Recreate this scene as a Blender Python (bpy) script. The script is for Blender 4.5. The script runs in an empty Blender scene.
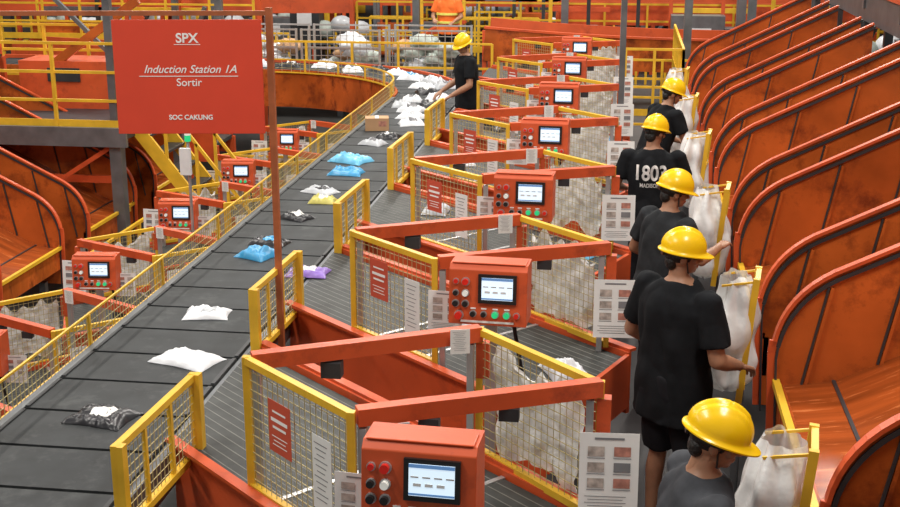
import bpy, bmesh, math, random
from mathutils import Vector, Matrix, noise
from mathutils.bvhtree import BVHTree
random.seed(7)
scene=bpy.context.scene
COL=scene.collection
try:
    scene.view_settings.view_transform='Standard'
except Exception: pass
V=Vector
# ---------------------------------------------------------------- materials
def mat(name,col,rough=.5,metal=0.,var=.12,scale=5.,bump=0.,stretch=(1,1,1),emis=0.,alpha=1.,trans=0.,wear_or_shade=None,wscale=3.,spec=.5,wpos=(.54,.68)):
    m=bpy.data.materials.new(name); m.use_nodes=True
    nt=m.node_tree; b=nt.nodes['Principled BSDF']
    b.inputs['Roughness'].default_value=rough; b.inputs['Metallic'].default_value=metal
    b.inputs['Specular IOR Level'].default_value=spec
    tc=nt.nodes.new('ShaderNodeTexCoord'); mp=nt.nodes.new('ShaderNodeMapping'); mp.inputs['Scale'].default_value=stretch
    nt.links.new(tc.outputs['Object'],mp.inputs['Vector'])
    n=nt.nodes.new('ShaderNodeTexNoise'); n.inputs['Scale'].default_value=scale; n.inputs['Detail'].default_value=6
    nt.links.new(mp.outputs[0],n.inputs['Vector'])
    r=nt.nodes.new('ShaderNodeValToRGB')
    r.color_ramp.elements[0].position=.3; r.color_ramp.elements[1].position=.7
    c=V(col[:3]); lo=c*(1-var); hi=c*(1+var)
    r.color_ramp.elements[0].color=(*lo,1); r.color_ramp.elements[1].color=(*[min(1,x) for x in hi],1)
    nt.links.new(n.outputs['Fac'],r.inputs['Fac'])
    out=r.outputs['Color']
    if wear_or_shade:
        n2=nt.nodes.new('ShaderNodeTexNoise'); n2.inputs['Scale'].default_value=wscale; n2.inputs['Detail'].default_value=10; n2.inputs['Roughness'].default_value=.7
        nt.links.new(mp.outputs[0],n2.inputs['Vector'])
        r2=nt.nodes.new('ShaderNodeValToRGB'); r2.color_ramp.elements[0].position=wpos[0]; r2.color_ramp.elements[1].position=wpos[1]
        nt.links.new(n2.outputs['Fac'],r2.inputs['Fac'])
        mx=nt.nodes.new('ShaderNodeMix'); mx.data_type='RGBA'
        nt.links.new(r2.outputs['Color'],mx.inputs[0]); nt.links.new(out,mx.inputs[6]); mx.inputs[7].default_value=(*wear_or_shade,1)
        out=mx.outputs[2]
    nt.links.new(out,b.inputs['Base Color'])
    if bump:
        bp=nt.nodes.new('ShaderNodeBump'); bp.inputs['Strength'].default_value=bump; bp.inputs['Distance'].default_value=.02
        nt.links.new(n.outputs['Fac'],bp.inputs['Height']); nt.links.new(bp.outputs[0],b.inputs['Normal'])
    if emis:
        nt.links.new(out,b.inputs['Emission Color']); b.inputs['Emission Strength'].default_value=emis
    b.inputs['Alpha'].default_value=alpha
    b.inputs['Transmission Weight'].default_value=trans
    return m
M={}
M['orange']=mat('orange_paint',(.62,.092,.024),.45,var=.14,scale=2.5,wear_or_shade=(.38,.055,.018),wscale=3.5,wpos=(.54,.72))
M['orange2']=mat('orange_chute_paint',(.47,.100,.018),.27,var=.34,scale=1.6,stretch=(1,3,1),wear_or_shade=(.17,.032,.010),wscale=2.4,wpos=(.50,.66))
M['orange3']=mat('orange_chute_bed',(.30,.060,.011),.24,var=.4,scale=2.5,stretch=(.5,4,.5),wear_or_shade=(.56,.17,.05),wscale=5,wpos=(.57,.65))
M['poleor']=mat('pole_paint_worn',(.36,.10,.035),.5,var=.3,scale=6)
M['yellow']=mat('yellow_paint',(.76,.45,.03),.4,var=.14)
M['helmet']=mat('helmet_yellow',(.92,.56,.005),.25,var=.02)
M['belt']=mat('belt_slat_grey',(.030,.033,.035),.6,var=.3,scale=4,wear_or_shade=(.056,.060,.061),wscale=6,spec=.3)
M['beltgap']=mat('belt_gap_dark',(.005,.005,.006),.7)
M['rib']=mat('induct_belt_dark',(.048,.051,.049),.6,var=.25,scale=8,spec=.35)
M['rib2']=mat('induct_belt_light',(.16,.16,.145),.6,var=.2,scale=8)
M['steel']=mat('steel_grey',(.16,.17,.18),.4,metal=.4,var=.2)
M['dark']=mat('dark_steel',(.030,.032,.035),.5,var=.2)
M['alu']=mat('aluminium',(.50,.51,.52),.35,metal=.6,var=.08)
M['wire']=mat('mesh_wire',(.50,.42,.20),.5,metal=.2)
M['white']=mat('white_plastic',(.74,.75,.76),.45,var=.06,scale=9)
M['film']=mat('crumpled_film',(.82,.83,.83),.3,var=.10,scale=12,bump=.7,wear_or_shade=(.62,.62,.61),wscale=5,wpos=(.52,.78))  # second grey paints the shading of folds and creases into the film
M['paper']=mat('paper_white',(.80,.80,.78),.8,var=.03)
M['ink']=mat('paper_ink',(.20,.20,.21),.8)
M['inkg']=mat('paper_photo_grey',(.42,.36,.32),.8,var=.4,scale=30)
M['inkred']=mat('paper_red',(.46,.20,.15),.7,var=.3,scale=30)
M['signred']=mat('sign_orange',(.74,.066,.028),.55,var=.03)
M['signwhite']=mat('sign_lettering',(.92,.90,.88),.6,var=.01)
M['noticered']=mat('notice_red',(.58,.085,.045),.6,var=.05)
M['black']=mat('black_plastic',(.012,.012,.013),.35)
M['screen']=mat('screen_lit',(.62,.76,.88),.2,var=.03,emis=.8)
M['screenb']=mat('screen_blue',(.10,.22,.45),.2,var=.1,emis=.5)
M['green']=mat('button_green',(.02,.55,.20),.25,emis=.5)
M['red']=mat('button_red',(.75,.02,.01),.3)
M['btnw']=mat('button_white',(.8,.8,.75),.3,emis=.2)
M['cloth']=mat('black_cotton',(.008,.009,.011),.9,var=.25,scale=14,bump=.2,spec=.2)
M['cloth2']=mat('charcoal_cotton',(.022,.024,.027),.9,var=.25,scale=14,bump=.2,spec=.2)
M['cloth3']=mat('slate_cotton',(.055,.058,.066),.9,var=.2,scale=14,bump=.2,spec=.2)
M['pants']=mat('dark_trousers',(.012,.012,.015),.9,var=.25,scale=12,spec=.2)
M['vest']=mat('orange_vest',(.85,.16,.02),.8)
M['vesty']=mat('vest_reflective',(.80,.75,.15),.5)
M['skin']=mat('skin',(.38,.19,.11),.5,var=.08,scale=20)
M['hair']=mat('black_hair',(.008,.007,.006),.5,var=.3,scale=60,bump=.5)
M['eyew']=mat('eye_white',(.8,.78,.75),.3)
M['shoe']=mat('shoe_black',(.02,.02,.02),.5)
M['bag']=mat('clear_bag',(.93,.94,.94),.18,var=.05,scale=9,bump=.7,alpha=.70)
M['floor']=mat('floor_concrete',(.055,.055,.053),.6,var=.25,scale=1.5,bump=.05)
M['floor2']=mat('mezzanine_deck',(.040,.040,.042),.55,var=.25,scale=2)
M['wall']=mat('wall_sheet',(.14,.13,.12),.7,var=.2,scale=.8)
M['pk_white']=mat('parcel_white',(.76,.78,.82),.28,var=.07,scale=6,bump=.3)
M['pk_grey']=mat('parcel_grey',(.48,.50,.53),.28,var=.12,scale=6,bump=.3)
M['pk_blue']=mat('parcel_blue',(.05,.32,.60),.3,var=.14,scale=6,bump=.3)
M['pk_cyan']=mat('parcel_light_blue',(.15,.50,.76),.3,var=.14,scale=6,bump=.3)
M['pk_black']=mat('parcel_black',(.02,.02,.024),.28,var=.2,scale=6,bump=.3)
M['pk_purple']=mat('parcel_purple',(.28,.17,.56),.3,var=.12,scale=6,bump=.3)
M['pk_yellow']=mat('parcel_yellow',(.55,.50,.12),.35,var=.12,scale=6,bump=.3)
M['card']=mat('cardboard',(.50,.30,.16),.8,var=.1)
M['sack']=mat('sack_woven',(.42,.47,.43),.6,var=.25,scale=5,bump=.5)
# ---------------------------------------------------------------- mesh builder
class MB:
    def __init__(s): s.v=[];s.f=[];s.m=[];s.names=[]
    def mi(s,n):
        if n not in s.names: s.names.append(n)
        return s.names.index(n)
    def add(s,vs,fs,mn):
        o=len(s.v); s.v+= [V(p) for p in vs]
        k=s.mi(mn)
        for f in fs: s.f.append([i+o for i in f]); s.m.append(k)
    def box(s,c,size,mn,R=None):
        hx,hy,hz=size[0]/2,size[1]/2,size[2]/2
        vs=[V((x,y,z)) for x in(-hx,hx) for y in(-hy,hy) for z in(-hz,hz)]
        if R is not None: vs=[R@p for p in vs]
        vs=[p+V(c) for p in vs]
        s.add(vs,[(0,1,3,2),(4,6,7,5),(0,4,5,1),(2,3,7,6),(0,2,6,4),(1,5,7,3)],mn)
    def bar(s,p0,p1,w,h,mn,up=(0,0,1)):
        p0=V(p0);p1=V(p1);d=(p1-p0)
        L=d.length
        if L<1e-6: return
        d.normalize(); u=V(up)
        if abs(d.dot(u))>.98: u=V((0,1,0))
        x=d.cross(u).normalized(); z=x.cross(d).normalized()
        R=Matrix((x,d,z)).transposed()
        s.box((p0+p1)/2,(w,L,h),mn,R)
    def tube(s,p0,p1,r,mn,n=10,r2=None):
        p0=V(p0);p1=V(p1);d=(p1-p0).normalized(); r2=r if r2 is None else r2
        u=V((0,0,1)) if abs(d.z)<.95 else V((0,1,0))
        x=d.cross(u).normalized(); y=d.cross(x).normalized()
        vs=[];fs=[]
        for i in range(n):
            a=2*math.pi*i/n; o=x*math.cos(a)+y*math.sin(a)
            vs+= [p0+o*r,p1+o*r2]
        for i in range(n):
            j=(i+1)%n; fs.append((2*i,2*i+1,2*j+1,2*j))
        fs.append([2*i for i in range(n)]); fs.append([2*i+1 for i in range(n)][::-1])
        s.add(vs,fs,mn)
    def ext(s,pts,vec,mn):
        n=len(pts); pts=[V(p) for p in pts]; vec=V(vec)
        vs=pts+[p+vec for p in pts]
        fs=[list(range(n))[::-1],list(range(n,2*n))]
        for i in range(n): j=(i+1)%n; fs.append((i,j,n+j,n+i))
        s.add(vs,fs,mn)
    def ell(s,c,r,mn,nu=16,nv=10,fn=None,R=None):
        vs=[];fs=[]; c=V(c)
        def pt(ph,th):
            p=V((r[0]*math.sin(ph)*math.cos(th),r[1]*math.sin(ph)*math.sin(th),r[2]*math.cos(ph)))
            if fn: p=fn(p)
            if R is not None: p=R@p
            return c+p
        vs.append(pt(0,0))
        for i in range(1,nv):
            for j in range(nu): vs.append(pt(math.pi*i/nv,2*math.pi*j/nu))
        vs.append(pt(math.pi,0))
        for j in range(nu): fs.append((0,1+j,1+(j+1)%nu))
        for i in range(nv-2):
            for j in range(nu):
                a=1+i*nu+j;b=1+i*nu+(j+1)%nu; fs.append((a,a+nu,b+nu,b))
        l=len(vs)-1; o=1+(nv-2)*nu
        for j in range(nu): fs.append((l,o+(j+1)%nu,o+j))
        s.add(vs,fs,mn)
    def cap(s,p0,p1,r0,r1,mn,n=14):
        s.tube(p0,p1,r0,mn,n,r1); s.ell(p0,(r0,)*3,mn,n,8); s.ell(p1,(r1,)*3,mn,n,8)
    def rings(s,rs,mn,n=24,power=2.3):
        vs=[];fs=[]
        for c,rx,ry in rs:
            for i in range(n):
                a=2*math.pi*i/n; ca,sa=math.cos(a),math.sin(a)
                vs.append(V(c)+V((rx*math.copysign(abs(ca)**(2/power),ca),ry*math.copysign(abs(sa)**(2/power),sa),0)))
        for k in range(len(rs)-1):
            for i in range(n):
                j=(i+1)%n; fs.append((k*n+i,k*n+j,(k+1)*n+j,(k+1)*n+i))
        fs.append(list(range(n))[::-1]); o=(len(rs)-1)*n; fs.append([o+i for i in range(n)])
        s.add(vs,fs,mn)
    def grid(s,fn,nu,nv,mn):
        vs=[fn(i/nu,j/nv) for i in range(nu+1) for j in range(nv+1)]
        fs=[]
        for i in range(nu):
            for j in range(nv):
                a=i*(nv+1)+j; fs.append((a,a+1,a+nv+2,a+nv+1))
        s.add(vs,fs,mn)
    def wire(s,a,b,z0,z1,sp,r,mn='wire'):
        a=V(a);b=V(b);L=(b-a).length;n=max(1,int(L/sp))
        for i in range(1,n):
            p=a.lerp(b,i/n); s.bar((p.x,p.y,z0),(p.x,p.y,z1),r,r,mn)
        m=max(1,int((z1-z0)/sp))
        for i in range(1,m):
            z=z0+(z1-z0)*i/m; s.bar((a.x,a.y,z),(b.x,b.y,z),r,r,mn)
    def mesh(s,name,smooth=None):
        me=bpy.data.meshes.new(name); me.from_pydata([tuple(p) for p in s.v],[],s.f)
        for n in s.names: me.materials.append(M[n])
        me.polygons.foreach_set('material_index',s.m)
        bm=bmesh.new(); bm.from_mesh(me); bmesh.ops.recalc_face_normals(bm,faces=bm.faces); bm.to_mesh(me); bm.free()
        if smooth:
            me.shade_smooth(); me.set_sharp_from_angle(angle=math.radians(smooth))
        me.update(); return me
def put(name,me,loc=(0,0,0),rot=(0,0,0),parent=None,scale=(1,1,1),bevel=0):
    o=bpy.data.objects.new(name,me); COL.objects.link(o); o.location=loc; o.rotation_euler=rot; o.scale=scale
    if parent: o.parent=parent
    if bevel:
        b=o.modifiers.new('bevel','BEVEL'); b.width=bevel; b.segments=2; b.limit_method='ANGLE'
    return o
def empty(name,loc=(0,0,0),rot=(0,0,0),scale=(1,1,1)):
    return put(name,None,loc,rot,None,scale)
def remesh(mb,vox,smooth=4,noise_amp=0,noise_sc=8):
    me=mb.mesh('tmp'); o=bpy.data.objects.new('tmp',me); COL.objects.link(o)
    r=o.modifiers.new('r','REMESH'); r.mode='VOXEL'; r.voxel_size=vox
    sm=o.modifiers.new('s','SMOOTH'); sm.iterations=smooth; sm.factor=.5
    dg=bpy.context.evaluated_depsgraph_get(); dg.update()
    m2=bpy.data.meshes.new_from_object(o.evaluated_get(dg))
    bpy.data.objects.remove(o)
    if noise_amp:
        nn=[v.normal.copy() for v in m2.vertices]
        for v,n in zip(m2.vertices,nn):
            q=v.co; a=noise.noise(V((q.x*noise_sc,q.y*noise_sc,q.z*noise_sc*.55)))
            v.co=q+n*(abs(a)*2-.5)*noise_amp
    m2.materials.clear(); m2.materials.append(M[mb.names[0]])
    m2.shade_smooth(); return m2
def text_mesh(txt,size,shear=0,align='CENTER',extr=0.002,off=0):
    cu=bpy.data.curves.new('t','FONT'); cu.body=txt; cu.size=size; cu.align_x=align; cu.shear=shear; cu.extrude=extr; cu.offset=off
    o=bpy.data.objects.new('t',cu); COL.objects.link(o)
    dg=bpy.context.evaluated_depsgraph_get(); dg.update()
    me=bpy.data.meshes.new_from_object(o.evaluated_get(dg)); bpy.data.objects.remove(o)
    return me
# ---------------------------------------------------------------- camera
cam=bpy.data.cameras.new('camera'); cam.lens=50; cam.sensor_width=36; cam.clip_end=200
co=bpy.data.objects.new('camera',cam); COL.objects.link(co)
co.location=(0,0,3.58); co.rotation_euler=(math.radians(90-15.77),0,math.radians(7.9)); scene.camera=co
# ---------------------------------------------------------------- shell
LZ=-1.48; FZ=-.15; LF=LZ+FZ
b=MB(); b.box((-3,16,LF-.1),(34,44,.2),'floor'); put('floor',b.mesh('floor'))
b=MB(); b.box((4.0,15,FZ-.07),(12.4,34,.14),'floor2')
for y in range(0,33,3):
    for x in (-1.9,3,8): b.box((x,y,(LF+FZ-.14)/2),(.15,.15,FZ-.14-LF),'steel')
put('mezzanine_deck',b.mesh('mezzanine_deck'))
b=MB(); b.box((-3,38.1,3.2),(34,.2,9.8),'wall'); put('wall_back',b.mesh('wall_back'))
b=MB(); b.box((-20.1,16,3.2),(.2,44,9.8),'wall'); put('wall_left',b.mesh('wall_left'))
b=MB(); b.box((14.1,16,3.2),(.2,44,9.8),'wall'); put('wall_right',b.mesh('wall_right'))
# ---------------------------------------------------------------- main sorter belt
BX0,BX1,BZ=-3.36,-2.38,.76
CX,CY=-6.08,18.3
def slat(mb,P):
    P=[V((p[0],p[1],0)) for p in P]
    c=sum(P,V())/4
    n=[P[0].lerp(P[3],.03),P[1].lerp(P[2],.03),P[1].lerp(P[2],.97),P[0].lerp(P[3],.97)]
    t=[V((p.x,p.y,BZ)) for p in n]; bt=[V((p.x,p.y,BZ-.04)) for p in n]
    mb.add(bt+t,[(3,2,1,0),(4,5,6,7),(0,1,5,4),(1,2,6,5),(2,3,7,6),(3,0,4,7)],'belt')
    for e0,e1 in ((n[0],n[3]),(n[1],n[2])):
        i0=e0+(c-e0)*.03; i1=e1+(c-e1)*.03
        mb.bar((i0.x,i0.y,BZ+.004),(i1.x,i1.y,BZ+.004),.025,.010,'dark')
b=MB()
y=1.5
while y<18.2:
    slat(b,[(BX0,y),(BX1,y),(BX1,y+.48),(BX0,y+.48)]); y+=.48
b.box(((BX0+BX1)/2,(1.5+18.3)/2,BZ-.07),(BX1-BX0,16.8,.05),'beltgap')
Ri=BX0-CX; Ro=BX1-CX
N=12
P_=lambda r,a:(CX+r*math.cos(a),CY+r*math.sin(a))
for i in range(N):
    a0=math.pi/2*i/N;a1=math.pi/2*(i+1)/N
    slat(b,[P_(Ri,a0),P_(Ro,a0),P_(Ro,a1),P_(Ri,a1)])
    b.ext([(*P_(Ri,a0),BZ-.09),(*P_(Ro,a0),BZ-.09),(*P_(Ro,a1),BZ-.09),(*P_(Ri,a1),BZ-.09)],(0,0,.04),'beltgap')
x=CX
while x>-15:
    slat(b,[(x,CY+Ri),(x,CY+Ro),(x-.48,CY+Ro),(x-.48,CY+Ri)]); x-=.48
b.box(((CX-15)/2,CY+(Ri+Ro)/2,BZ-.07),(9,.98,.05),'beltgap')
b.box((BX1+.03,9.9,BZ-.12),(.05,16.8,.22),'steel')
b.box((BX0-.03,9.9,BZ-.10),(.05,16.8,.2),'steel')
for i in range(24):
    a0=math.pi/2*i/24;a1=math.pi/2*(i+1)/24
    for r,z0,z1,mn in ((Ri-.03,BZ-.62,BZ+.02,'orange2'),(Ro+.03,BZ-.35,BZ+.05,'orange')):
        b.bar((*P_(r,a0),(z0+z1)/2),(*P_(r,a1),(z0+z1)/2),.04,z1-z0,mn)
b.box(((CX-15)/2,CY+Ri-.03,BZ-.3),(9,.05,.64),'orange2')
b.box(((CX-15)/2,CY+Ro+.03,BZ-.1),(9,.05,.34),'orange')
for y in range(3,19,2):
    for x in (BX0+.03,BX1-.06): b.box((x,y+.3,(LF+BZ-.1)/2),(.08,.08,BZ-.1-LF),'orange')
b.box((-3.02,10.5,LZ+.70),(.98,17,.05),'rib'); b.box((-3.54,10.5,LZ+.62),(.05,17,.24),'orange')
put('sorter_conveyor',b.mesh('sorter_conveyor'))
b=MB(); gx=BX0-.07; z0,z1=BZ-.02,BZ+.2
yy=2.
while yy<18.2:
    b.bar((gx,yy,z0-.1),(gx,yy,z1),.025,.025,'yellow'); yy+=1.35
b.bar((gx,2,z1),(gx,18.3,z1),.014,.014,'yellow'); b.bar((gx,2,z0),(gx,18.3,z0),.02,.015,'yellow')
b.wire((gx,2,0),(gx,18.3,0),z0,z1,.05,.004)
r=Ri-.07
for i in range(24):
    a0=math.pi/2*i/24;a1=math.pi/2*(i+1)/24
    p=P_(r,a0);q=P_(r,a1)
    b.bar((*p,z1),(*q,z1),.022,.022,'yellow'); b.bar((*p,z0),(*q,z0),.03,.02,'yellow')
    if i%4==0: b.bar((*p,z0),(*p,z1),.03,.03,'yellow')
    b.wire((*p,0),(*q,0),z0,z1,.06,.006)
put('mesh_guard_rail',b.mesh('mesh_guard_rail'))
# ---------------------------------------------------------------- station
Y0=7.2
def S(x,y,z=0): return V((x,y-Y0,z))
A=S(-1.74,7.84);B=S(-1.10,7.25);Cc=S(-.05,7.75);D=S(-.68,8.41)
d=V((-.735,.678,0)).normalized()
n=V((.678,.735,0)).normalized()
Nn=S(-.35,6.56);Ff=S(.08,7.59)
up=V((0,0,1))
def paper(mb,c,w,h,R,kind=0):
    def P(x,y,z=0): return V(c)+R@V((x,y,z))
    def quad(x,y,ww,hh,z,mn):
        mb.add([P(x-ww/2,y-hh/2,z),P(x+ww/2,y-hh/2,z),P(x+ww/2,y+hh/2,z),P(x-ww/2,y+hh/2,z)],[(0,1,2,3)],mn)
    bm='noticered' if kind==1 else 'paper'
    mb.box(c,(w,h,.002),bm,R)
    z=.003
    if kind==1:
        for i,(yy,ww,hh) in enumerate(((.30,.6,.04),(.14,.75,.07),(.0,.6,.05),(-.18,.7,.02),(-.26,.55,.02),(-.34,.65,.02))): quad(0,yy*h,ww*w,hh*h,z,'signwhite')
    elif kind==0:
        quad(0,.43*h,.5*w,.025*h,z,'ink')
        for r_ in range(3):
            for c_ in (-.22,.22):
                quad(c_*w,(.27-r_*.20)*h,.28*w,.12*h,z,('inkg','inkred','inkg','ink')[(r_*2+int(c_>0))%4])
                quad(c_*w,(.185-r_*.20)*h,.30*w,.010*h,z,'ink')
        for k in range(4): quad(-.05*w,(-.30-k*.04)*h,.7*w*(1-.15*(k%2)),.008*h,z,'ink')
    else:
        for k in range(11): quad(-.04*w,(.4-k*.075)*h,.7*w*(1-.2*(k%3)),.012*h,z,'ink')
def rot_facing(nrm):
    z=V(nrm).normalized(); y=V((0,0,1)); x=y.cross(z).normalized(); y=z.cross(x)
    return Matrix((x,y,z)).transposed()
cb=MB()
width=(Cc-B).dot(n)
NS=18
def xy_hit(s):
    p=B+n*s
    t1=((-2.345)-p.x)/d.x
    e=Ff-Nn
    det=d.x*(-e.y)-d.y*(-e.x); rx=Nn.x-p.x; ry=Nn.y-p.y
    t0=(rx*(-e.y)-ry*(-e.x))/det
    return p+d*t0,p+d*t1
for i in range(NS):
    s0=width*i/NS; s1=width*(i+ (.86))/NS
    a0,a1=xy_hit(s0); c0,c1=xy_hit(s1)
    cb.ext([a0+V((0,0,.735)),a1+V((0,0,.735)),c1+V((0,0,.735)),c0+V((0,0,.735))],(0,0,.02),'rib')
    if i:
        cb.bar((a0+V((0,0,.752))-n*.004),(a1+V((0,0,.752))-n*.004),.006,.007,'rib2')
a0,a1=xy_hit(0);c0,c1=xy_hit(width)
cb.ext([a0+V((0,0,.70)),a1+V((0,0,.70)),c1+V((0,0,.70)),c0+V((0,0,.70))],(0,0,.03),'dark')
for t in (.28,.62):
    cb.bar(B+d*(t*1.5-.2)+V((0,0,.757)),B+n*width+d*(t*1.5-.2)+V((0,0,.757)),.03,.008,'alu')
for (p,q,o) in ((a0,a1,-n*.02),(c0,c1,n*.02)):
    q2=q-d*.05
    cb.bar(p+o+up*.58,q2+o+up*.58,.03,.42,'orange')
    cb.bar(p+o*2.5+up*.80,q2+o*2.5+up*.80,.06,.02,'orange')
    for k in (.08,.4,.75):
        r_=p.lerp(q,k)+o; cb.bar(r_+up*FZ,r_+up*.4,.06,.06,'orange')
cb.bar(a0+up*.6,c0+up*.6,.03,.36,'orange')
CONV=cb.mesh('induct_conveyor')
fb=MB(); ZT=1.48
def yp(mb,P,Q,z0,z1):
    mb.bar((P.x,P.y,z0),(P.x,P.y,z1),.036,.036,'yellow'); mb.bar((Q.x,Q.y,z0),(Q.x,Q.y,z1),.036,.036,'yellow')
    for z in (z0+.02,z1-.02): mb.bar((P.x,P.y,z),(Q.x,Q.y,z),.036,.036,'yellow')
    mb.wire(P,Q,z0+.02,z1-.02,.045,.0034)
yp(fb,A,B,.78,ZT); yp(fb,D,Cc,.78,ZT)
def beam(mb,P,Q):
    e=(Q-P).normalized()
    mb.bar(P+up*(ZT-.03)+n*.03,Q+up*(ZT-.03)-n*.0,.065,.078,'orange')
    mb.bar(Q+up*(ZT-.08)+e*.02,Q+up*(ZT-.27)+e*.02,.065,.065,'orange')
    mb.bar(P+e*.05+up*(ZT-.08),P+e*.05+up*.76,.035,.05,'alu')
    mb.bar(Q-e*.05+up*(ZT-.08),Q-e*.05+up*.76,.035,.05,'alu')
beam(fb,A,D); beam(fb,B,Cc)
for f in (.3,.62):
    q=B.lerp(Cc,f)+up*(ZT-.1); fb.box(q,(.09,.06,.06),'dark')
fb.box(A.lerp(D,.35)+up*(ZT-.12),(.10,.07,.08),'dark')
Rn=rot_facing(-n)
FR=fb.mesh('guard_frame')
pb=MB()
paper(pb,A.lerp(B,.38)+up*1.22-n*.03,.19,.26,Rn,1)
paper(pb,A.lerp(B,.78)+up*1.12-n*.03,.15,.36,Rn,2)
paper(pb,S(-.0,7.66)+up*1.07,.27,.38,rot_facing((.06,-1,.08)),0)
paper(pb,A.lerp(D,.9)+up*(ZT-.02)+V((.02,-.06,-.02)),.10,.13,rot_facing((.3,-1,0)),2)
paper(pb,S(-.97,6.78)+up*1.30,.2,.24,rot_facing((-.1,-1,.05)),0)
PP=pb.mesh('posted_notices')
def sheetmesh(seed):
    sb=MB()
    def sheet(u,v):
        fold=math.sin(u*26+seed+3*noise.noise(V((u*3,v*2,seed))))*.014*(1-.5*v)
        low=.84+.10*noise.noise(V((u*3.1,seed,1)))
        p=D.lerp(Cc,.08+.72*u+.02*noise.noise(V((v*4,seed,2))))+n*.05+up*(low+(1.42-low)*v)
        w=noise.noise(V((u*6,v*7,seed)))*.03+noise.noise(V((u*17,v*17,5)))*.012
        if v>.75: p=p-up*(v-.75)*.5*(.5+noise.noise(V((u*6,seed,0))))
        return p+n*(w+fold)
    sb.grid(sheet,40,26,'film'); return sb.mesh('plastic_sheet',60)
SHS=[sheetmesh(s) for s in (0.3,4.1,8.7)]
kb=MB(); W,H,DP=.44,.34,.22
kb.ext([(-W/2,-DP/2,-H/2),(-W/2,-DP/2+.03,H/2-.03),(-W/2,-DP/2+.06,H/2),(-W/2,DP/2,H/2),(-W/2,DP/2,-H/2)],(W,0,0),'orange')
kb.box((0,.0,H/2+.004),(W*.94,.12,.008),'orange')
KB=kb.mesh('cabinet')
k2=MB()
tilt=Matrix.Rotation(math.radians(-5.5),3,'X')
def fc(x,z,y=0):
    f=(z+H/2)/(H-.03); return V((x,-DP/2+.03*f+y,z))
k2.box(fc(.055,.04,-.006),(.215,.02,.165),'black',tilt)
k2.box(fc(.055,.043,-.017),(.175,.004,.125),'screen',tilt)
k2.box(fc(.055,.098,-.0195),(.175,.002,.014),'screenb',tilt)
k2.box(fc(.055,-.012,-.0195),(.175,.002,.008),'screenb',tilt)
for i in range(4): k2.box(fc(-.01+.045*i,.055,-.0195),(.03,.002,.005),'inkg',tilt)
for i in range(3): k2.box(fc(.0+.045*i,.025,-.0195),(.03,.002,.012),'white',tilt)
ydir=V((0,-1,.09)).normalized()
def btn(x,z,r,mn,L=.03,ring=True):
    p=fc(x,z)
    if ring: k2.tube(p,p+ydir*.010,r*1.35,'alu',16)
    k2.tube(p,p+ydir*L,r,mn,16)
btn(-.125,.075,.018,'red');btn(-.18,.075,.013,'red',.02)
btn(-.125,.01,.016,'btnw');btn(-.18,.01,.014,'black')
btn(-.125,-.05,.016,'black');btn(-.18,-.05,.016,'black')
btn(-.16,-.115,.020,'red',.045);btn(-.08,-.105,.015,'black');btn(-.02,-.105,.014,'black');btn(.045,-.105,.017,'green');btn(.11,-.105,.017,'green');btn(.165,-.105,.014,'red')
k2.box(fc(-.0,-.15,-.002),(.3,.003,.012),'signwhite',tilt)
for x in (-.08,-.02,.045,.11): k2.box(fc(x,-.075,-.002),(.03,.003,.008),'signwhite',tilt)
k2.bar((-.1,DP/2,.1),(-.1,DP/2+.18,.05),.04,.04,'steel')
k2.bar((0,.05,-H/2),(0,.05,-1.46+FZ),.06,.06,'alu')
k2.tube((.12,.06,-H/2),(.2,.10,-H/2-.5),.012,'black',8)
K2=k2.mesh('screen_and_buttons',40)
eb=MB()
P=V((0,-.46,0));Q=V((0,.46,0))
yp(eb,P,Q,BZ-.05,BZ+.42)
for k in (.33,.66):
    m_=P.lerp(Q,k); eb.bar((m_.x,m_.y,BZ-.05),(m_.x,m_.y,BZ+.4),.022,.022,'yellow')
for s_ in (P,Q): eb.bar((s_.x+.03,s_.y,FZ),(s_.x+.03,s_.y,BZ+.42),.03,.05,'yellow')
EB=eb.mesh('fence_panel')
def station(k,mirror=False):
    sx=-1 if mirror else 1
    ox=-5.9 if mirror else 0
    oz=LZ if mirror else 0
    e=empty('induction_station',(ox,Y0+2.4*k,oz),scale=(sx,1,1))
    put('induct_conveyor',CONV,parent=e); put('guard_frame',FR,parent=e); put('notices',PP,parent=e); put('plastic_sheet',SHS[k%3],parent=e)
    c=empty('control_panel',(ox-.70*sx,6.70+2.4*k,1.46+oz),rot=(0,0,math.radians(-3 if not mirror else 6)))
    put('cabinet',KB,parent=c,bevel=.008); put('screen_and_buttons',K2,parent=c)
for k in range(-1,6): station(k)
for k in range(0,6): station(k,True)
for k in range(-1,4):
    put('edge_fence',EB,(-2.29+(.07 if k==-1 else 0),7.87+2.4*k,0),rot=(0,0,math.radians(-3)))
pl=MB(); pl.box((0,0,0),(.16,.004,.05),'white'); 
o=put('label_plate',pl.mesh('label_plate'),(-.93,4.875,1.395),rot=(0,0,math.radians(25)))
tm=text_mesh('wayzim',.045); tm.materials.clear(); tm.materials.append(M['ink'])
put('lettering',tm,(0,-.004,-.012),rot=(math.radians(90),0,0),parent=o)
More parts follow.
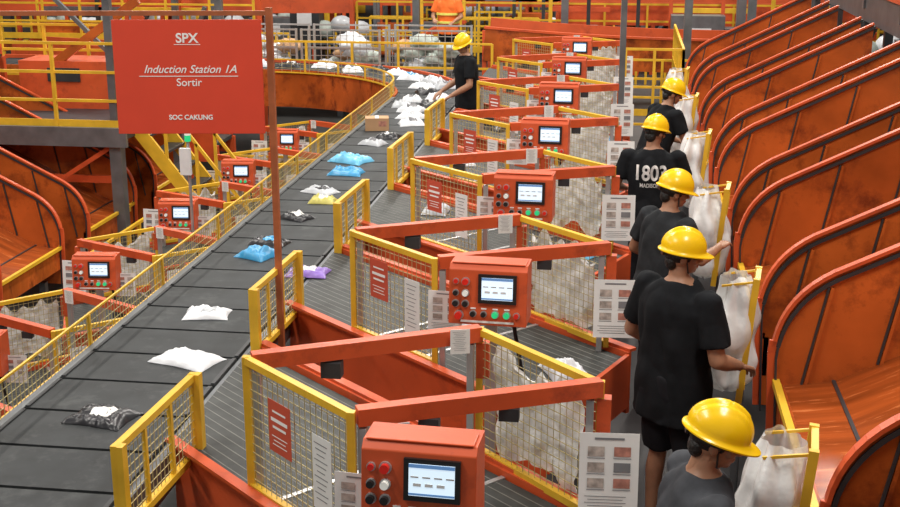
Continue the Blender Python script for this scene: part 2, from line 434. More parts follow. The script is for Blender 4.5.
# ---------------------------------------------------------------- parcels
def parcel(x,y,w,l,h,mn,rot,seed,z=BZ,mn2=None,name='parcel_bag'):
    b=MB(); nu,nv=26,18
    def prof(u,v,top):
        a=u*2-1;c=v*2-1
        k=(1-abs(a)**3)*(1-abs(c)**3)
        edge=noise.noise(V((a*1.5+seed,c*1.5,seed)))
        wr=abs(noise.noise(V((a*2+seed,c*2,seed*2))))*1.6+abs(noise.noise(V((a*5,c*5+seed,seed))))*1.0
        hh=h*k**.5*(.62+.5*wr)
        pin=1-.10*(1-abs(a))*abs(c)-.06*edge
        pin2=1-.10*(1-abs(c))*abs(a)-.06*edge
        return V((a*w/2*pin2,c*l/2*pin,(hh+.004) if top else .001))
    b.grid(lambda u,v:prof(u,v,True),nu,nv,mn); b.grid(lambda u,v:prof(u,v,False),nu,nv,mn)
    if mn2:
        def lab(u,v):
            p=prof(.38+.34*u,.28+.42*v,True); return p+V((0,0,.003))
        b.grid(lab,8,8,mn2)
    put(name,b.mesh(name,70),(x,y,z),rot=(0,0,rot))
PK=[(-2.85,6.22,.36,.27,.05,'pk_black','paper'),(-2.68,7.17,.42,.27,.05,'pk_white',None),(-2.85,8.06,.32,.22,.05,'pk_white','pk_grey'),
(-2.93,9.59,.30,.26,.07,'pk_blue',None),(-2.40,9.15,.34,.24,.05,'pk_purple','paper'),(-2.94,9.98,.34,.22,.05,'pk_black','pk_blue'),
(-2.94,10.87,.3,.2,.05,'pk_black','paper'),(-2.85,11.54,.26,.2,.06,'pk_yellow','paper'),(-2.97,11.95,.36,.22,.05,'pk_grey','pk_black'),
(-2.9,12.85,.36,.26,.07,'pk_blue',None),(-3.0,13.5,.44,.3,.09,'pk_cyan',None),(-2.95,14.55,.3,.22,.06,'pk_grey','ink'),(-2.85,15.0,.3,.25,.06,'pk_black','paper'),
(-2.72,15.95,.34,.26,.07,'pk_white','ink'),(-2.8,16.45,.36,.28,.08,'pk_white','pk_grey'),(-2.9,17.0,.36,.3,.09,'pk_white','ink'),(-3.1,17.4,.3,.24,.08,'pk_grey',None),(-2.7,17.5,.3,.24,.08,'pk_black','paper'),(-3.05,17.9,.3,.24,.08,'pk_white','ink'),(-2.70,18.2,.36,.28,.08,'pk_white',None),(-2.95,18.7,.34,.28,.09,'pk_black','paper'),(-3.1,19.25,.36,.3,.08,'pk_white',None),(-2.75,19.3,.36,.3,.10,'pk_grey','ink'),(-3.45,20.2,.4,.3,.1,'pk_white','pk_blue'),(-3.05,19.85,.34,.3,.1,'pk_grey','paper'),(-4.2,21.2,.36,.3,.08,'pk_black',None),(-3.8,20.75,.36,.3,.08,'pk_white',None),(-4.6,21.0,.36,.3,.1,'pk_white','ink'),(-5.2,21.5,.4,.3,.1,'pk_white','ink'),(-5.8,21.4,.4,.3,.1,'pk_black','paper'),(-6.4,21.5,.4,.3,.1,'pk_grey','paper'),(-7.4,21.5,.4,.3,.1,'pk_white','ink')]
for i,p in enumerate(PK): parcel(p[0],p[1],p[2],p[3],p[4],p[5],random.uniform(-.5,.5),i*3.1,mn2=p[6])
b=MB(); b.box((0,0,.08),(.30,.22,.16),'card'); b.box((0,0,.162),(.05,.22,.003),'white'); b.box((.07,-.111,.09),(.1,.002,.07),'inkred')
put('parcel_box',b.mesh('parcel_box'),(-3.10,15.55,BZ),rot=(0,0,.2),bevel=.004)
for i,(x,y,mn) in enumerate([(-.55,12.7,'pk_white'),(-.2,14.9,'pk_blue'),(-.25,10.05,'pk_cyan'),(-1.7,11.3,'pk_grey'),(-.3,7.3,'pk_white'),(-1.6,15.7,'pk_black'),(-.25,5.0,'pk_grey'),(-1.75,13.5,'pk_white'),(-1.1,8.05,'pk_white')]):
    parcel(x,y,.3,.24,.08,mn,.5*i,60+i,z=.757)
# ---------------------------------------------------------------- sign
b=MB()
b.bar((-2.27,7.9,FZ),(-2.27,7.9,2.92),.040,.040,'poleor')
b.bar((-2.27,7.9,2.885),(-5.2,7.46,2.885),.03,.03,'poleor')
b.bar((-5.2,7.46,LF),(-5.2,7.46,2.92),.05,.05,'poleor')
for f in (.08,.30):
    p=V((-2.27,7.9,2.87)).lerp(V((-5.2,7.46,2.87)),f); b.bar(p,p-V((0,0,.03)),.01,.01,'alu')
sg=empty('station_sign')
put('support_pole',b.mesh('support_pole'),parent=sg)
b=MB(); b.box((0,0,0),(.96,.015,.74),'signred')
ang=math.atan2(.44,2.93)
bd=put('sign_board',b.mesh('sign_board'),V((-2.795,7.815,2.475)),rot=(0,0,ang),parent=sg,bevel=.003)
def st(txt,size,z,shear=0,x=0,off=0):
    me=text_mesh(txt,size,shear,extr=.001,off=off)
    me.materials.clear(); me.materials.append(M['signwhite'])
    return put('lettering',me,(x,-.010,z),rot=(math.radians(90),0,0),parent=bd)
st('SPX',.085,.225,0,0,.002)
st('Induction Station 1A',.072,.03,.35,.01,.0006); st('Sortir',.070,-.055,0,0,.0006); st('SOC CAKUNG',.044,-.275,0,0,.0012)
b=MB(); b.box((0,-.0095,0),(.64,.002,.005),'signwhite'); put('underline',b.mesh('underline'),(0,0,.008),parent=bd)
b=MB(); b.box((0,-.0095,0),(.17,.002,.004),'signwhite'); put('underline',b.mesh('underline2'),(0,0,.212),parent=bd)
# ---------------------------------------------------------------- chutes
def bez(p,q,r,n=8): return [((1-t)**2*p[0]+2*t*(1-t)*q[0]+t*t*r[0],(1-t)**2*p[1]+2*t*(1-t)*q[1]+t*t*r[1]) for t in [i/n for i in range(n+1)]]
def chute_mesh(wid,xend=2.65):
    b=MB()
    sl=.5
    edge=[(.93,.45),(.90,1.1)]+bez((.90,1.1),(.92,1.46),(1.28,1.62),10)+[(xend,1.62+(xend-1.28)*sl)]
    for y in (0,wid):
        prof=[(x,y,z) for x,z in edge]+[(xend,y,1.62+(xend-1.28)*sl-.9),(1.3,y,.45)]
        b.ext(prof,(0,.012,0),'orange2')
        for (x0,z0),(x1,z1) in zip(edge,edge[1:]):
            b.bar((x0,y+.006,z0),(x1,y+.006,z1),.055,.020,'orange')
            for sy in (-.012,.024):
                b.bar((x0+.02,y+sy,z0-.035),(x1+.02,y+sy,z1-.035),.012,.022,'dark')  # dark strip below the lip paints in the gap and the lip's shadow
        for xx in (1.18,1.6,2.1):
            zt=1.60+(xx-1.28)*sl
            for sy in (-.010,.022):
                b.bar((xx,y+sy,zt-.05),(xx-.12,y+sy,zt-.70),.012,.014,'dark')
                b.bar((xx+.02,y+sy,zt-.05),(xx-.10,y+sy,zt-.70),.018,.022,'orange2')
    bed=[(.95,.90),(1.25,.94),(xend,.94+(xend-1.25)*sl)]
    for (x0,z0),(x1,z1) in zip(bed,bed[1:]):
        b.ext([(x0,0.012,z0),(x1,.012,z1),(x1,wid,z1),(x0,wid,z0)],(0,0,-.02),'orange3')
    for xx in (1.25,1.85):
        b.bar((xx,.02,.945+(xx-1.25)*sl),(xx,wid,.945+(xx-1.25)*sl),.02,.008,'dark')
    b.box((.96,wid/2,.78),(.03,wid,.26),'orange2')
    b.box((.93,wid/2,.92),(.04,wid,.04),'yellow')
    for y in (.1,wid-.1): b.box((1.15,y,(.5+FZ)/2),(.08,.08,.5-FZ),'steel'); b.box((xend-.1,y,.75),(.08,.08,1.8),'steel')
    return b.mesh('chute_body',35)
CH=chute_mesh(1.62); CH2=chute_mesh(2.0); CHL=chute_mesh(1.62,3.4)
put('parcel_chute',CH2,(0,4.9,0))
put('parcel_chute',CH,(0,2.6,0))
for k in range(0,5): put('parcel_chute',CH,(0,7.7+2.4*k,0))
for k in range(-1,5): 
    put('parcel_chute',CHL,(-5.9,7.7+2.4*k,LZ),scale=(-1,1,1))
b=MB()
for k in range(-1,5):
    y=6.93+2.4*k
    b.ext([(1.3,y,.7),(2.65,y,1.4),(2.65,y+.75,1.4),(1.3,y+.75,.7)],(0,0,-.03),'dark')  # dark sheets added between chutes, standing in for the shade in the gaps
    b.box((1.3,y+.37,.28),(.04,.74,.84),'dark')
put('chute_gap_shade_fill',b.mesh('chute_gap_shade_fill'))
b=MB()
b.box((3.25,12,2.30),(1.0,20,.10),'dark'); 
for x in (2.72,3.78): b.box((x,12,2.42),(.05,20,.32),'steel')
b.box((2.70,12,2.62),(.10,20,.05),'orange')
for i in range(33): b.tube((2.75,2.2+i*.6,2.40),(3.75,2.2+i*.6,2.40),.04,'alu',10)
for y in range(3,23,2):
    for x in (2.72,3.78): b.box((x,y,(2.25+FZ)/2),(.12,.12,2.25-FZ),'steel')
    b.box((2.72,y,3.1),(.10,.10,1.4),'steel'); b.box((3.78,y,3.1),(.10,.10,1.4),'steel'); b.box((3.25,y,3.8),(1.2,.1,.12),'steel')
    b.bar((2.72,y,2.7),(2.72,y+2,3.6),.04,.04,'dark')
b.box((2.72,12,3.25),(.06,20,.10),'steel')
put('overhead_feed_conveyor',b.mesh('overhead_feed_conveyor'))
hb=MB()
for y in (-.15,.15):
    hb.bar((.02,y,.0),(.08,y*.9,.78),.04,.03,'yellow')
    hb.bar((.02,y,0.0),(.02,y,FZ-.66),.04,.04,'steel')
for z in (.1,.45,.76): hb.bar((.03+.07*z,-.15,z),(.03+.07*z,.15,z),.03,.03,'yellow')
hb.bar((.08,-.13,.76),(-.12,-.13,.72),.012,.012,'yellow'); hb.bar((.08,.13,.76),(-.12,.13,.72),.012,.012,'yellow')
HB=hb.mesh('holder_frame')
def bagmesh(seed):
    gb=MB()
    def f(u,v):
        th=u*2*math.pi; t=v
        R_=.090+.085*math.sin(min(1,t*1.05)*math.pi*.85)
        if t>.9: R_*=max(.02,(1-t)/.1)**.5
        fo=1+.14*math.sin(th*7+seed+2.5*noise.noise(V((t*3,seed,0))))*(1-.4*t)+.35*noise.noise(V((math.cos(th)*1.4,math.sin(th)*1.4,t*4+seed)))
        z=.76-.74*t+.03*noise.noise(V((math.cos(th),math.sin(th)+seed,t)))
        sag=.03*math.sin(t*5+seed)
        return V((-.06+R_*.9*fo*math.cos(th)+sag*.6,R_*1.25*fo*math.sin(th),z))
    gb.grid(f,48,26,'bag'); return gb.mesh('bag',80)
GBS=[bagmesh(s) for s in (1.,5.,9.)]
for k in range(-1,5):
    e=empty('bag_holder',(.76,7.35+2.4*k,.66),rot=(0,0,math.radians(-8)))
    put('holder_frame',HB,parent=e); put('plastic_bag',GBS[k%3],parent=e)
# ---------------------------------------------------------------- people
hm=MB()
hm.ell((0,-.008,.105),(.074,.094,.100),'skin',24,16)
hm.ell((0,.022,.045),(.056,.066,.062),'skin',20,12)
hm.ell((0,.060,.012),(.026,.026,.020),'skin')
hm.ell((0,.070,.118),(.058,.018,.014),'skin')
hm.cap((0,.088,.105),(0,.108,.070),.008,.014,'skin')
hm.ell((-.012,.098,.066),(.009,.010,.008),'skin');hm.ell((.012,.098,.066),(.009,.010,.008),'skin')
hm.ell((0,.086,.040),(.024,.011,.007),'skin');hm.ell((0,.085,.030),(.020,.011,.007),'skin')
for s_ in (-1,1):
    hm.ell((s_*.045,.062,.07),(.022,.02,.02),'skin')
    hm.ell((s_*.077,-.008,.085),(.010,.020,.031),'skin')
hm.cap((0,-.015,-.06),(0,-.01,.06),.056,.055,'skin')
HEAD=remesh(hm,.0055,3)
em=MB()
for s_ in (-1,1):
    em.ell((s_*.031,.083,.098),(.014,.009,.007),'eyew',12,8); em.ell((s_*.031,.090,.098),(.006,.004,.006),'black',10,6)
    em.bar((s_*.016,.092,.118),(s_*.048,.082,.120),.006,.006,'hair')
EYES=em.mesh('eyes',60)
gm=MB()
for s_ in (-1,1):
    for i in range(16):
        a0=2*math.pi*i/16;a1=2*math.pi*(i+1)/16
        gm.bar((s_*.033+.022*math.cos(a0),.102,.098+.017*math.sin(a0)),(s_*.033+.022*math.cos(a1),.102,.098+.017*math.sin(a1)),.003,.003,'black')
    gm.bar((s_*.055,.10,.100),(s_*.078,.0,.098),.003,.003,'black')
gm.bar((-.011,.105,.10),(.011,.105,.10),.003,.003,'black')
GLASS=gm.mesh('spectacles')
hr=MB()
def hairfn(p):
    q=V(p); 
    if q.y>.02: q.y=.02+(q.y-.02)*.75
    q+=q.normalized()*noise.noise(q*70)*.004
    return q
hr.ell((0,-.018,.122),(.082,.096,.098),'hair',32,20,hairfn)
hr.ell((0,-.062,.055),(.058,.040,.055),'hair',20,12)
for s_ in (-1,1): hr.ell((s_*.070,.018,.105),(.010,.016,.035),'hair',10,8)
HAIR=hr.mesh('hair',80)
he=MB()
def hel():
    rx,ry,rz=.108,.132,.118; nu=64; nv=14; vs=[];fs=[]
    rings=[]
    for i in range(nv+1):
        ph=math.pi/2*i/nv; R_=[]
        for j in range(nu):
            th=2*math.pi*j/nu
            x=rx*math.sin(ph)*math.cos(th); y=ry*math.sin(ph)*math.sin(th); z=rz*math.cos(ph)
            k=0
            ax=abs(x)
            if ax<.016: k=.010*(1 if ax<.010 else (.016-ax)/.006)
            elif .030<ax<.050: k=.004
            k*=max(0,math.cos(ph))**.4
            if y>.09: k*=.5
            nn=V((x/rx,y/ry,z/rz)).normalized()
            R_.append(V((x,y,z))+nn*k)
        rings.append(R_)
    def brim(off,z,front,fz):
        R_=[]
        for j in range(nu):
            th=2*math.pi*j/nu; f=max(0,math.sin(th))**2
            R_.append(V(((rx+off+f*.004)*math.cos(th),(ry+off)*math.sin(th)+front*f,z-fz*f)))
        return R_
    rings.append(brim(.002,-.008,0,0)); rings.append(brim(.010,-.014,.018,.004)); rings.append(brim(.015,-.018,.038,.010)); rings.append(brim(.015,-.024,.038,.010)); rings.append(brim(.008,-.020,.02,.006))
    rings.append(brim(-.006,-.012,0,0))
    rings+=[[p*.94 for p in rings[i]] for i in range(nv,-1,-1)]
    for R_ in rings: vs+=R_
    for i in range(len(rings)-1):
        for j in range(nu):
            a=i*nu+j; c=i*nu+(j+1)%nu; fs.append((a,a+nu,c+nu,c))
    return vs,fs
vs,fs=hel(); he.add(vs,fs,'helmet')
HEL=he.mesh('helmet',50)
h2=MB()
for i in range(40):
    a0=2*math.pi*i/40;a1=2*math.pi*(i+1)/40
    h2.bar((.092*math.cos(a0),.110*math.sin(a0)-.002,-.028),(.092*math.cos(a1),.110*math.sin(a1)-.002,-.028),.004,.03,'black')
h2.box((0,-.118,-.034),(.05,.012,.03),'black')
for s_ in (-1,1):
    h2.bar((s_*.086,.0,-.02),(s_*.070,.03,-.13),.012,.002,'black'); h2.bar((s_*.070,.03,-.13),(0,.05,-.155),.012,.002,'black')
HB2=h2.mesh('headband')
ha=MB()
ha.ell((0,0,0),(.026,.03,.020),'skin')
fing=[(.030,.088,.068,.0090),(.010,.094,.076,.0095),(-.011,.090,.070,.0090),(-.030,.080,.055,.0078)]
for x,y,L,r_ in fing:
    ha.cap((x*.6,.01,0),(x,y,0),.016,.0125,'skin',10)
    p=V((x,y,0)); a=math.radians(18)
    for k,fr in enumerate((.45,.32,.25)):
        q=p+V((x*.10,math.cos(a),-math.sin(a)))*L*fr
        ha.cap(p,q,r_*(1-.07*k),r_*(.93-.07*k),'skin',10); p=q; a+=math.radians(24)
ha.ell((.0,.045,-.002),(.038,.048,.015),'skin')
ha.cap((.018,.015,-.004),(.045,.045,-.014),.016,.013,'skin',10); ha.cap((.045,.045,-.014),(.058,.078,-.022),.0115,.0105,'skin',10); ha.cap((.058,.078,-.022),(.058,.102,-.028),.0105,.0085,'skin',10)
HAND=remesh(ha,.0035,2)
def smoothstep(t): t=max(0,min(1,t)); return t*t*(3-2*t)
def person(name,x,y,z,face,lean=0,shirt='cloth',LA=None,RA=None,head=(0,0),girth=1.,text=None,sleeve=.72,helmet=True,longpants=True,feet=None,vest=False,hem=.80,glasses=False,bs=1.08):
    e=empty(name,(x,y,z),rot=(0,0,math.radians(face)),scale=(bs,)*3)
    ln=math.radians(lean)
    def T(p):
        p=V(p); w=smoothstep((p.z-.80)/.35); a=ln*w
        q=p-V((0,0,.92)); ca,sa=math.cos(a),math.sin(a)
        return V((q.x,q.y*ca+q.z*sa,-q.y*sa+q.z*ca))+V((0,0,.92))
    g=girth; sw=1+(g-1)*.75
    sh={-1:T((-.182*sw,-.01,1.375)),1:T((.182*sw,-.01,1.375))}
    LA=LA or ((-.27,.03,1.12),(-.20,.27,1.05)); RA=RA or ((.27,.05,1.12),(.16,.30,1.08))
    arms={-1:(V(LA[0]),V(LA[1])),1:(V(RA[0]),V(RA[1]))}
    feet=feet or ((-.12,.0),(.13,.05))
    b=MB()
    prof=[(.80,.150,.105),(.90,.158,.112),(1.02,.145,.105),(1.15,.150,.108),(1.27,.168,.112),(1.35,.165,.100),(1.41,.115,.080),(1.45,.062,.058)]
    def torso(b,mn,add,prof):
        o=len(b.v)
        b.rings([((0,0,zz),rx*(g if zz<1.36 else sw if zz<1.40 else 1)+add,ry*(1+(g-1)*.7)+add) for zz,rx,ry in prof],mn)
        for i in range(o,len(b.v)): b.v[i]=T(b.v[i])
    torso(b,'skin',0,prof)
    hb_=T((0,.0,1.50))
    b.cap(T((0,-.02,1.38)),hb_,.056,.052,'skin')
    for s_ in (-1,1):
        el,wr=arms[s_]
        b.cap(sh[s_],el,.045*sw,.038*sw,'skin'); b.cap(el,el.lerp(wr,.35),.037*sw,.038*sw,'skin'); b.cap(el.lerp(wr,.35),wr,.038*sw,.025,'skin')
        fx,fy=feet[0] if s_<0 else feet[1]
        hp=V((s_*.09,0,.86)); kn=V((s_*.10+(fx-s_*.12)*.5,fy*.5+.02,.47)); an=V((fx,fy,.09))
        b.cap(hp,kn,.075,.05,'skin'); b.cap(kn,kn.lerp(an,.35)+V((0,-.012,0)),.048,.052,'skin'); b.cap(kn.lerp(an,.35)+V((0,-.012,0)),an,.052,.034,'skin')
    put('body',remesh(b,.011,4),parent=e)
    b=MB()
    pf=[(hem,.186,.134),(hem+.06,.182,.132),(.96,.170,.126),(1.08,.166,.122),(1.20,.174,.124),(1.30,.182,.122),(1.365,.172,.106),(1.405,.128,.090),(1.440,.078,.070)]
    torso(b,shirt,.006,pf)
    for s_ in (-1,1):
        el,wr=arms[s_]; q=sh[s_].lerp(el,sleeve)
        b.ell(sh[s_],(.066*sw,.072,.062),shirt); b.tube(sh[s_],q,.062*sw,shirt,18,.066*sw)
    SM=remesh(b,.011,4,.011,9)
    if vest: SM.materials.clear(); SM.materials.append(M['vest'])
    put('shirt',SM,parent=e)
    if vest:
        b=MB()
        for zz in (1.0,1.15):
            b.rings([((0,0,zz),.215,.165),((0,0,zz+.04),.215,.165)],'vesty')
        put('reflective_bands',b.mesh('reflective_bands',60),parent=e)
    if text:
        bvh=BVHTree.FromPolygons([v.co.copy() for v in SM.vertices],[list(p.vertices) for p in SM.polygons])
        for txt,size,zt,off in ((text,.150,1.20,.004),('MADISON',.040,1.14,.001)):
            me=text_mesh(txt,size,0,off=off); me.materials.clear(); me.materials.append(M['signwhite'])
            bm=bmesh.new(); bm.from_mesh(me); bmesh.ops.triangulate(bm,faces=bm.faces)
            bmesh.ops.subdivide_edges(bm,edges=[e_ for e_ in bm.edges if e_.calc_length()>.03],cuts=3); bm.to_mesh(me); bm.free()
            for v in me.vertices:
                xx=v.co.x*.92-.015; zz=zt+v.co.y*1.15
                h=bvh.ray_cast(V((xx,-.6,zz)),V((0,1,0)))
                yy=h[0].y if h[0] else -.12
                v.co=V((xx,yy-.006,zz))
            put('shirt_print',me,parent=e)
    b=MB()
    b.rings([((0,0,.76),.150*g,.118*g),((0,0,.84),.172*g,.128*g),((0,0,.95),.160*g,.120*g)],'pants')
    for s_ in (-1,1):
        fx,fy=feet[0] if s_<0 else feet[1]
        hp=V((s_*.088,0,.82)); kn=V((s_*.10+(fx-s_*.12)*.5,fy*.5+.02,.47)); an=V((fx,fy,.10))
        if longpants:
            b.cap(hp,kn,.092*g,.070,'pants'); b.cap(kn,an,.070,.052,'pants')
        else:
            b.ell(hp,(.095*g,)*3,'pants'); b.tube(hp,kn,.094*g,'pants',18,.092)
    put('trousers',remesh(b,.012,3,.008,8),parent=e)
    b=MB()
    for s_ in (-1,1):
        fx,fy=feet[0] if s_<0 else feet[1]
        def shf(p):
            q=V(p)
            if q.z<-.03: q.z=-.045
            if q.y>.04: q.z=min(q.z,.055-(q.y-.04)*.35)
            return q
        b.ell((fx,fy+.06,.045),(.048,.135,.065),'shoe',18,12,shf)
    put('shoes',b.mesh('shoes',60),parent=e)
    for s_ in (-1,1):
        el,wr=arms[s_]; yv=(wr-el).normalized(); zv=V((0,0,1)); 
        if abs(yv.z)>.9: zv=V((0,1,0))
        xv=yv.cross(zv).normalized(); zv=xv.cross(yv).normalized()
        Rm=Matrix((xv,yv,zv)).transposed().to_4x4()@Matrix.Diagonal((1 if s_<0 else -1,1,1,1))
        o=put('hand',HAND,parent=e); o.matrix_local=Matrix.Translation(wr)@Rm@Matrix.Scale(.95,4)
    hd=empty('head'); hd.parent=e
    hd.location=T((0,.005,1.485)); hd.rotation_euler=(math.radians(-head[1]-lean*.3),0,math.radians(head[0])); hd.scale=(1/bs,)*3
    put('head_skin',HEAD,parent=hd); put('eyes',EYES,parent=hd); put('hair',HAIR,parent=hd)
    if glasses: put('spectacles',GLASS,parent=hd)
    if helmet:
        put('hard_hat',HEL,(0,-.004,.138),rot=(math.radians(-3),0,0),parent=hd); put('headband',HB2,(0,-.004,.138),parent=hd)
    return e
person('warehouse_worker',.30,4.60,FZ,-76,lean=8,shirt='cloth3',head=(-14,14),girth=1.05,RA=((.26,.12,1.12),(.16,.34,1.02)),LA=((-.26,.12,1.1),(-.14,.34,1.02)),glasses=True,bs=1.085)
person('warehouse_worker',.36,7.06,FZ,-47,lean=1,shirt='cloth',head=(-34,5),girth=1.24,RA=((.30,.0,1.08),(.27,.21,1.00)),LA=((-.33,.0,1.08),(-.28,.20,.96)),sleeve=.78,longpants=False,hem=.68,bs=1.12)
person('warehouse_worker',.31,8.90,FZ,-52,lean=8,shirt='cloth2',head=(-22,10),girth=1.08,RA=((.25,.14,1.14),(.16,.38,1.18)),LA=((-.30,.02,1.12),(-.22,.24,1.02)),hem=.76,bs=1.09)
person('warehouse_worker',.29,11.25,FZ,-2,lean=3,shirt='cloth',head=(-38,10),girth=1.12,text='1803',RA=((.29,.06,1.12),(.24,.32,1.1)),LA=((-.30,.03,1.12),(-.24,.27,1.05)),hem=.74,bs=1.095)
person('warehouse_worker',.33,13.60,FZ,-62,lean=18,shirt='cloth',head=(-15,12),girth=1.12,RA=((.25,.22,1.12),(.16,.46,1.12)),LA=((-.28,.18,1.1),(-.20,.42,1.02)),bs=1.12)
person('warehouse_worker',-2.17,17.45,FZ,112,lean=4,shirt='cloth',head=(32,18),girth=1.1,RA=((.27,.06,1.10),(.22,.28,.97)),LA=((-.27,.05,1.10),(-.20,.27,.97)),bs=1.15)
person('site_supervisor',-3.5,24.9,.16,170,lean=0,shirt='cloth',head=(0,10),vest=True,girth=1.1)
# ---------------------------------------------------------------- background
def railing(name,pts,z,h=1.1,seg=1.2,mid=2,mn='yellow',t=.045):
    b=MB()
    for p,q in zip(pts,pts[1:]):
        p=V((*p,z));q=V((*q,z));L=(q-p).length;n_=max(1,round(L/seg))
        for i in range(n_+1): r_=p.lerp(q,i/n_); b.bar(r_,r_+V((0,0,h)),t,t,mn)
        for k in range(mid+1):
            zz=V((0,0,h*(k+1)/(mid+1))); b.bar(p+zz,q+zz,t*.85,t*.85,mn)
        b.bar(p+V((0,0,.06)),q+V((0,0,.06)),.02,.12,mn)
    return put(name,b.mesh(name))
b=MB(); b.box((-9.6,17.2,.54),(6.0,2.6,.12),'dark'); b.box((-9.6,15.88,.5),(6.0,.06,.26),'steel')
for x in (-6.8,-9.5,-12.2):
    for y in (16.0,18.4): b.box((x,y,(LF+.48)/2),(.16,.16,.48-LF),'steel')
for x in (-6.8,-12.2): b.box((x,16.0,2.4),(.10,.10,3.8),'steel')
b.bar((-9.5,16,LZ+.2),(-6.8,16,.4),.06,.06,'orange'); b.bar((-6.8,18.4,LZ+.2),(-9.5,18.4,.4),.06,.06,'yellow')
for x in (-9.4,-8.2,-7.4): b.box((x,16.6,(LF+.48)/2),(.07,.07,.48-LF),random.choice(['yellow','orange']))
b.box((-8.2,16.2,-.15),(2.8,.06,.10),'orange'); b.box((-8.2,16.3,-.6),(2.8,.06,.06),'yellow')
b.box((-8.2,17.9,.95),(1.4,.7,.7),'orange'); b.box((-10.6,17.5,.85),(1.2,.8,.5),'steel')
b.box((-8.2,17.54,1.1),(.5,.02,.2),'dark'); b.bar((-9.3,17.6,.6),(-7.0,17.6,2.2),.08,.12,'orange2'); b.bar((-7.0,18.2,.6),(-8.6,18.2,2.2),.06,.06,'steel')
put('maintenance_platform',b.mesh('maintenance_platform'))
railing('platform_railing',[(-12.4,15.95),(-6.65,15.95),(-6.65,18.4)],.6,1.15,.9,2)
railing('platform_railing',[(-12.4,18.4),(-6.75,18.4)],.6,1.15,.7,2)
b=MB()
for s_ in (0,.8):
    b.bar((-6.6,16.2+s_,.6),(-4.9,16.2+s_,LF),.05,.18,'yellow'); b.bar((-6.6,16.2+s_,1.5),(-4.9,16.2+s_,LF+.9),.04,.04,'yellow')
    for k in range(5):
        t=k/4; x=-6.6+1.7*t; z=.6+(LF-.6)*t; b.bar((x,16.2+s_,z),(x,16.2+s_,z+.9),.04,.04,'yellow')
for k in range(9):
    t=(k+.5)/9; b.box((-6.6+1.7*t,16.6,.6+(LF-.6)*t),(.24,.8,.03),'dark')
put('access_stairs',b.mesh('access_stairs'))
def conveyor(name,p,q,w,z,hh=.3,base=FZ):
    b=MB(); p=V((*p,0));q=V((*q,0)); e=(q-p).normalized(); s_=V((-e.y,e.x,0))
    b.bar(p+up*z,q+up*z,w,.06,'rib')
    for k in (-1,1): b.bar(p+s_*k*w/2+up*(z-.02),q+s_*k*w/2+up*(z-.02),.05,hh,'orange')
    L=(q-p).length; n_=max(1,int(L/1.8))
    for i in range(n_+1):
        r_=p.lerp(q,i/n_)
        for k in (-1,1): b.bar(r_+s_*k*w/2+up*base,r_+s_*k*w/2+up*z,.08,.08,'orange')
    return put(name,b.mesh(name))
conveyor('transfer_conveyor',(-14,17.2),(-9.2,17.2),.9,1.35,hh=.4,base=.6)
b=MB()
for i in range(16):
    t0,t1=i/16,(i+1)/16
    f=lambda t:V((-2.6+7.0*t,23.4+1.6*t*t,1.25-.55*t+.25*t*t))
    p,q=f(t0),f(t1)
    b.bar(p-up*.25,q-up*.25,.05,.62,'orange2'); b.bar(p+up*.06,q+up*.06,.10,.04,'orange'); 
    b.bar(p+V((0,.5,-.1)),q+V((0,.5,-.1)),.95,.05,'rib'); b.bar(p+V((0,1,-.1)),q+V((0,1,-.1)),.05,.5,'orange')
    if i%3==0: b.bar((p.x,p.y+.04,FZ),(p.x,p.y+.04,p.z),.08,.08,'orange'); b.bar((p.x,p.y+1,FZ),(p.x,p.y+1,p.z-.1),.08,.08,'orange')
put('curved_feeder',b.mesh('curved_feeder'))
conveyor('transfer_conveyor',(-14,26),(-6.0,27.5),1.0,1.5,hh=.5,base=LF)
conveyor('transfer_conveyor',(-1.5,28.8),(9,28.8),1.2,1.2,hh=.5)
conveyor('transfer_conveyor',(-16,33.4),(9,33.4),1.2,1.2,hh=.5,base=LF)
conveyor('transfer_conveyor',(-12,24.2),(-8.5,23.2),.9,.7,hh=.4,base=LF)
conveyor('transfer_conveyor',(-9,20.0),(-6.6,20.0),.9,-.3,hh=.5,base=LF)
railing('guard_railing',[(-8.5,22.9),(-2.4,22.9)],.15,.9,.9,1)
railing('guard_railing',[(-2.1,22.6),(1.6,22.6)],FZ,1.0,.9,2)
railing('guard_railing',[(-6,28.0),(6,28.0)],0.3,1.1,.9,2)
railing('guard_railing',[(-14,25),(-7.5,25)],.8,1.1,.9,2)
railing('guard_railing',[(-6.3,13.6),(-6.3,19.2)],LF,1.1,.35,1)
railing('guard_railing',[(-6.3,19.4),(-3.9,19.4)],LF,1.2,.35,1)
railing('guard_railing',[(.02,18.5),(.85,18.5),(.85,22.3)],FZ,1.65,.42,2,t=.04)
random.seed(21)
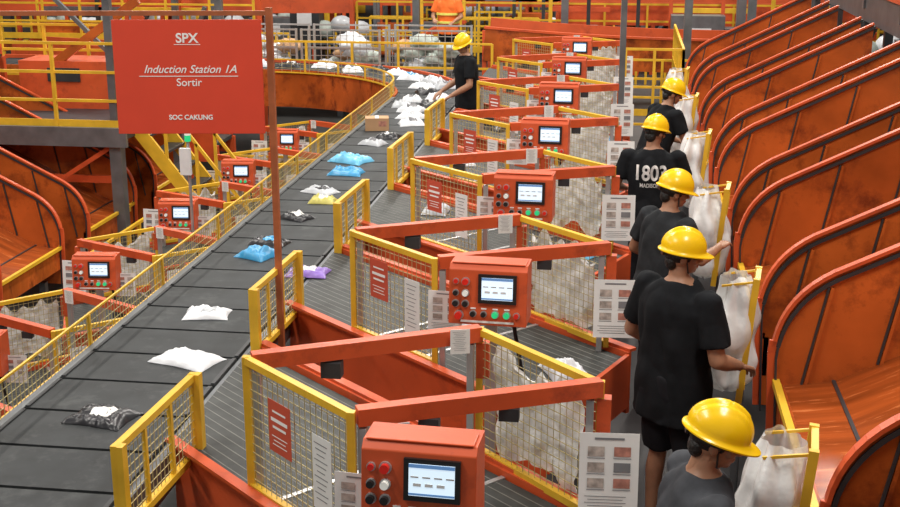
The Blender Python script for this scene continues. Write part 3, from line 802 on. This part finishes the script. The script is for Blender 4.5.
for yi,yr in enumerate((25.5,26.9,30.2,31.8,35.0,36.5)):
    b=MB()
    zb=FZ if yi<2 else -.2
    xs=(-14,-7.6) if yi==0 else (-1.6,9) if yi==1 else (-15.5,10)
    x=xs[0]
    while x<xs[1]:
        c=random.random(); wd=random.uniform(.45,1.3); h=random.uniform(.5,1.5)
        if c<.28:
            b.bar((x,yr,zb+.5),(x+wd,yr+.2,zb+.5+random.uniform(-.3,.9)),.5,random.uniform(.12,.4),random.choice(['orange','orange2']))
        elif c<.48:
            b.box((x+wd/2,yr,zb+h/2),(wd,.5,h),random.choice(['dark','steel','dark','orange2'])); b.box((x+wd/2,yr-.26,zb+h*.7),(wd*.5,.02,h*.25),random.choice(['white','black','yellow']))
        elif c<.70:
            for i in range(4): b.bar((x+i*wd/3,yr-.3,zb),(x+i*wd/3,yr-.3,zb+1.1),.05,.05,'yellow')
            for z in (.4,.75,1.1): b.bar((x,yr-.3,zb+z),(x+wd,yr-.3,zb+z),.045,.045,'yellow')
        elif c<.85:
            for i in range(3): b.ell((x+i*.45,yr,zb+.75+.12*(i%2)),(.28,.25,.22),random.choice(['sack','pk_white','pk_grey']),12,8)
            b.box((x+.45,yr,zb+.45),(1.4,.7,.08),'steel')
            for i in (0,1): b.box((x-.2+i*1.3,yr,zb+.2),(.06,.6,.5),'orange')
        else:
            b.bar((x,yr,zb),(x+wd,yr,zb+1.6),.08,.08,'steel'); b.box((x,yr,zb+1.2),(.12,.12,2.6),'steel')
        b.box((x,yr+.3,zb+1.2),(.08,.08,2.8),random.choice(['steel','orange','dark','yellow']))
        if random.random()<.4: b.bar((x,yr+.3,zb+1.5),(x+wd+.5,yr+.3,zb+1.5+random.choice([0,0,.5])),.07,.10,random.choice(['orange','yellow','steel']))
        x+=wd*.8+.2
    b.box(((xs[0]+xs[1])/2,yr+.3,zb-.15),(xs[1]-xs[0]+1,1.2,.12),'dark')
    for xx in range(int(xs[0]),int(xs[1]),4): b.box((xx,yr+.3,(LF+zb-.2)/2),(.15,.15,zb-.2-LF),'steel')
    put('sorting_machinery',b.mesh('sorting_machinery',40))
b=MB()
for (x,y) in [(-.02,14.95),(-1.2,25.2),(1.1,22.9),(2.3,25.9),(-4.3,25.9),(-8.0,24.3),(5.6,26),(1.75,19.9),(2.2,22.9)]:
    b.box((x,y,2.3+FZ/2),(.07 if y<18 else .14,.07 if y<18 else .14,4.6-FZ),'steel')
b.box((-.02,14.95,2.9),(.14,.12,.5),'white')
put('steel_columns',b.mesh('steel_columns'))
def cage(x,y,z):
    e=empty('parcel_cage',(x,y,z))
    b=MB(); b.box((0,0,.1),(1.5,1,.06),'steel')
    for sx in (-.75,.75):
        for sy in (-.5,.5): b.bar((sx,sy,0),(sx,sy,1.1),.04,.04,'alu')
    for zz in (.35,.75,1.08):
        for sy in (-.5,.5): b.bar((-.75,sy,zz),(.75,sy,zz),.03,.03,'alu')
    b.wire((-.75,-.5,0),(.75,-.5,0),.1,1.1,.12,.012,'alu')
    put('frame',b.mesh('frame'),parent=e)
    b=MB()
    for i in range(11):
        s=random.random()*9
        b.ell((random.uniform(-.5,.5),random.uniform(-.25,.25),.28+i*.055),(.28,.22,.14),random.choice(['sack','sack','pk_grey','sack','pk_white','card']),16,12,lambda p:p*(1+.5*noise.noise(p*9+V((s,0,0)))))
    put('sacks',b.mesh('sacks',60),parent=e)
cage(-5.3,23.7,.16);cage(-3.7,23.8,.16);cage(-6.9,23.7,.16)
b=MB(); b.box((-5.3,24.3,.09),(6.2,3.0,.14),'dark')
for x in (-8,-5,-2.6): b.box((x,24,(LF)/2),(.16,.16,-LF),'steel')
put('rear_platform',b.mesh('rear_platform'))
def tower(x,y,z0,z1):
    b=MB(); b.tube((x,y,z0),(x,y,z1),.018,'alu'); b.tube((x,y,z1),(x,y,z1+.07),.035,'green',14); b.tube((x,y,z1+.07),(x,y,z1+.12),.035,'btnw',14)
    b.box((x-.02,y-.05,z1-.22),(.12,.05,.3),'white')
    put('signal_tower',b.mesh('signal_tower',40))
tower(-4.78,13.2,LF,1.0); tower(-.05,17.4,FZ,3.0)
# ---------------------------------------------------------------- lights
w=bpy.data.worlds.new('world'); scene.world=w; w.use_nodes=True
w.node_tree.nodes['Background'].inputs[0].default_value=(1,.97,.93,1); w.node_tree.nodes['Background'].inputs[1].default_value=.25
def area(x,y,z,sx,sy,e,rot=(0,0,0)):
    l=bpy.data.lights.new('ceiling_light','AREA'); l.shape='RECTANGLE'; l.size=sx; l.size_y=sy; l.energy=e; l.color=(1,.95,.88)
    o=bpy.data.objects.new('ceiling_light',l); COL.objects.link(o); o.location=(x,y,z); o.rotation_euler=rot
for y in (3,9,15,21,28):
    f=1.35 if y>20 else 1
    area(-4,y,7.5,.5,2.4,270*f); area(2.0,y+1,7.5,.5,2.4,300*f); area(-11,y,7.5,.5,2.4,240*f)
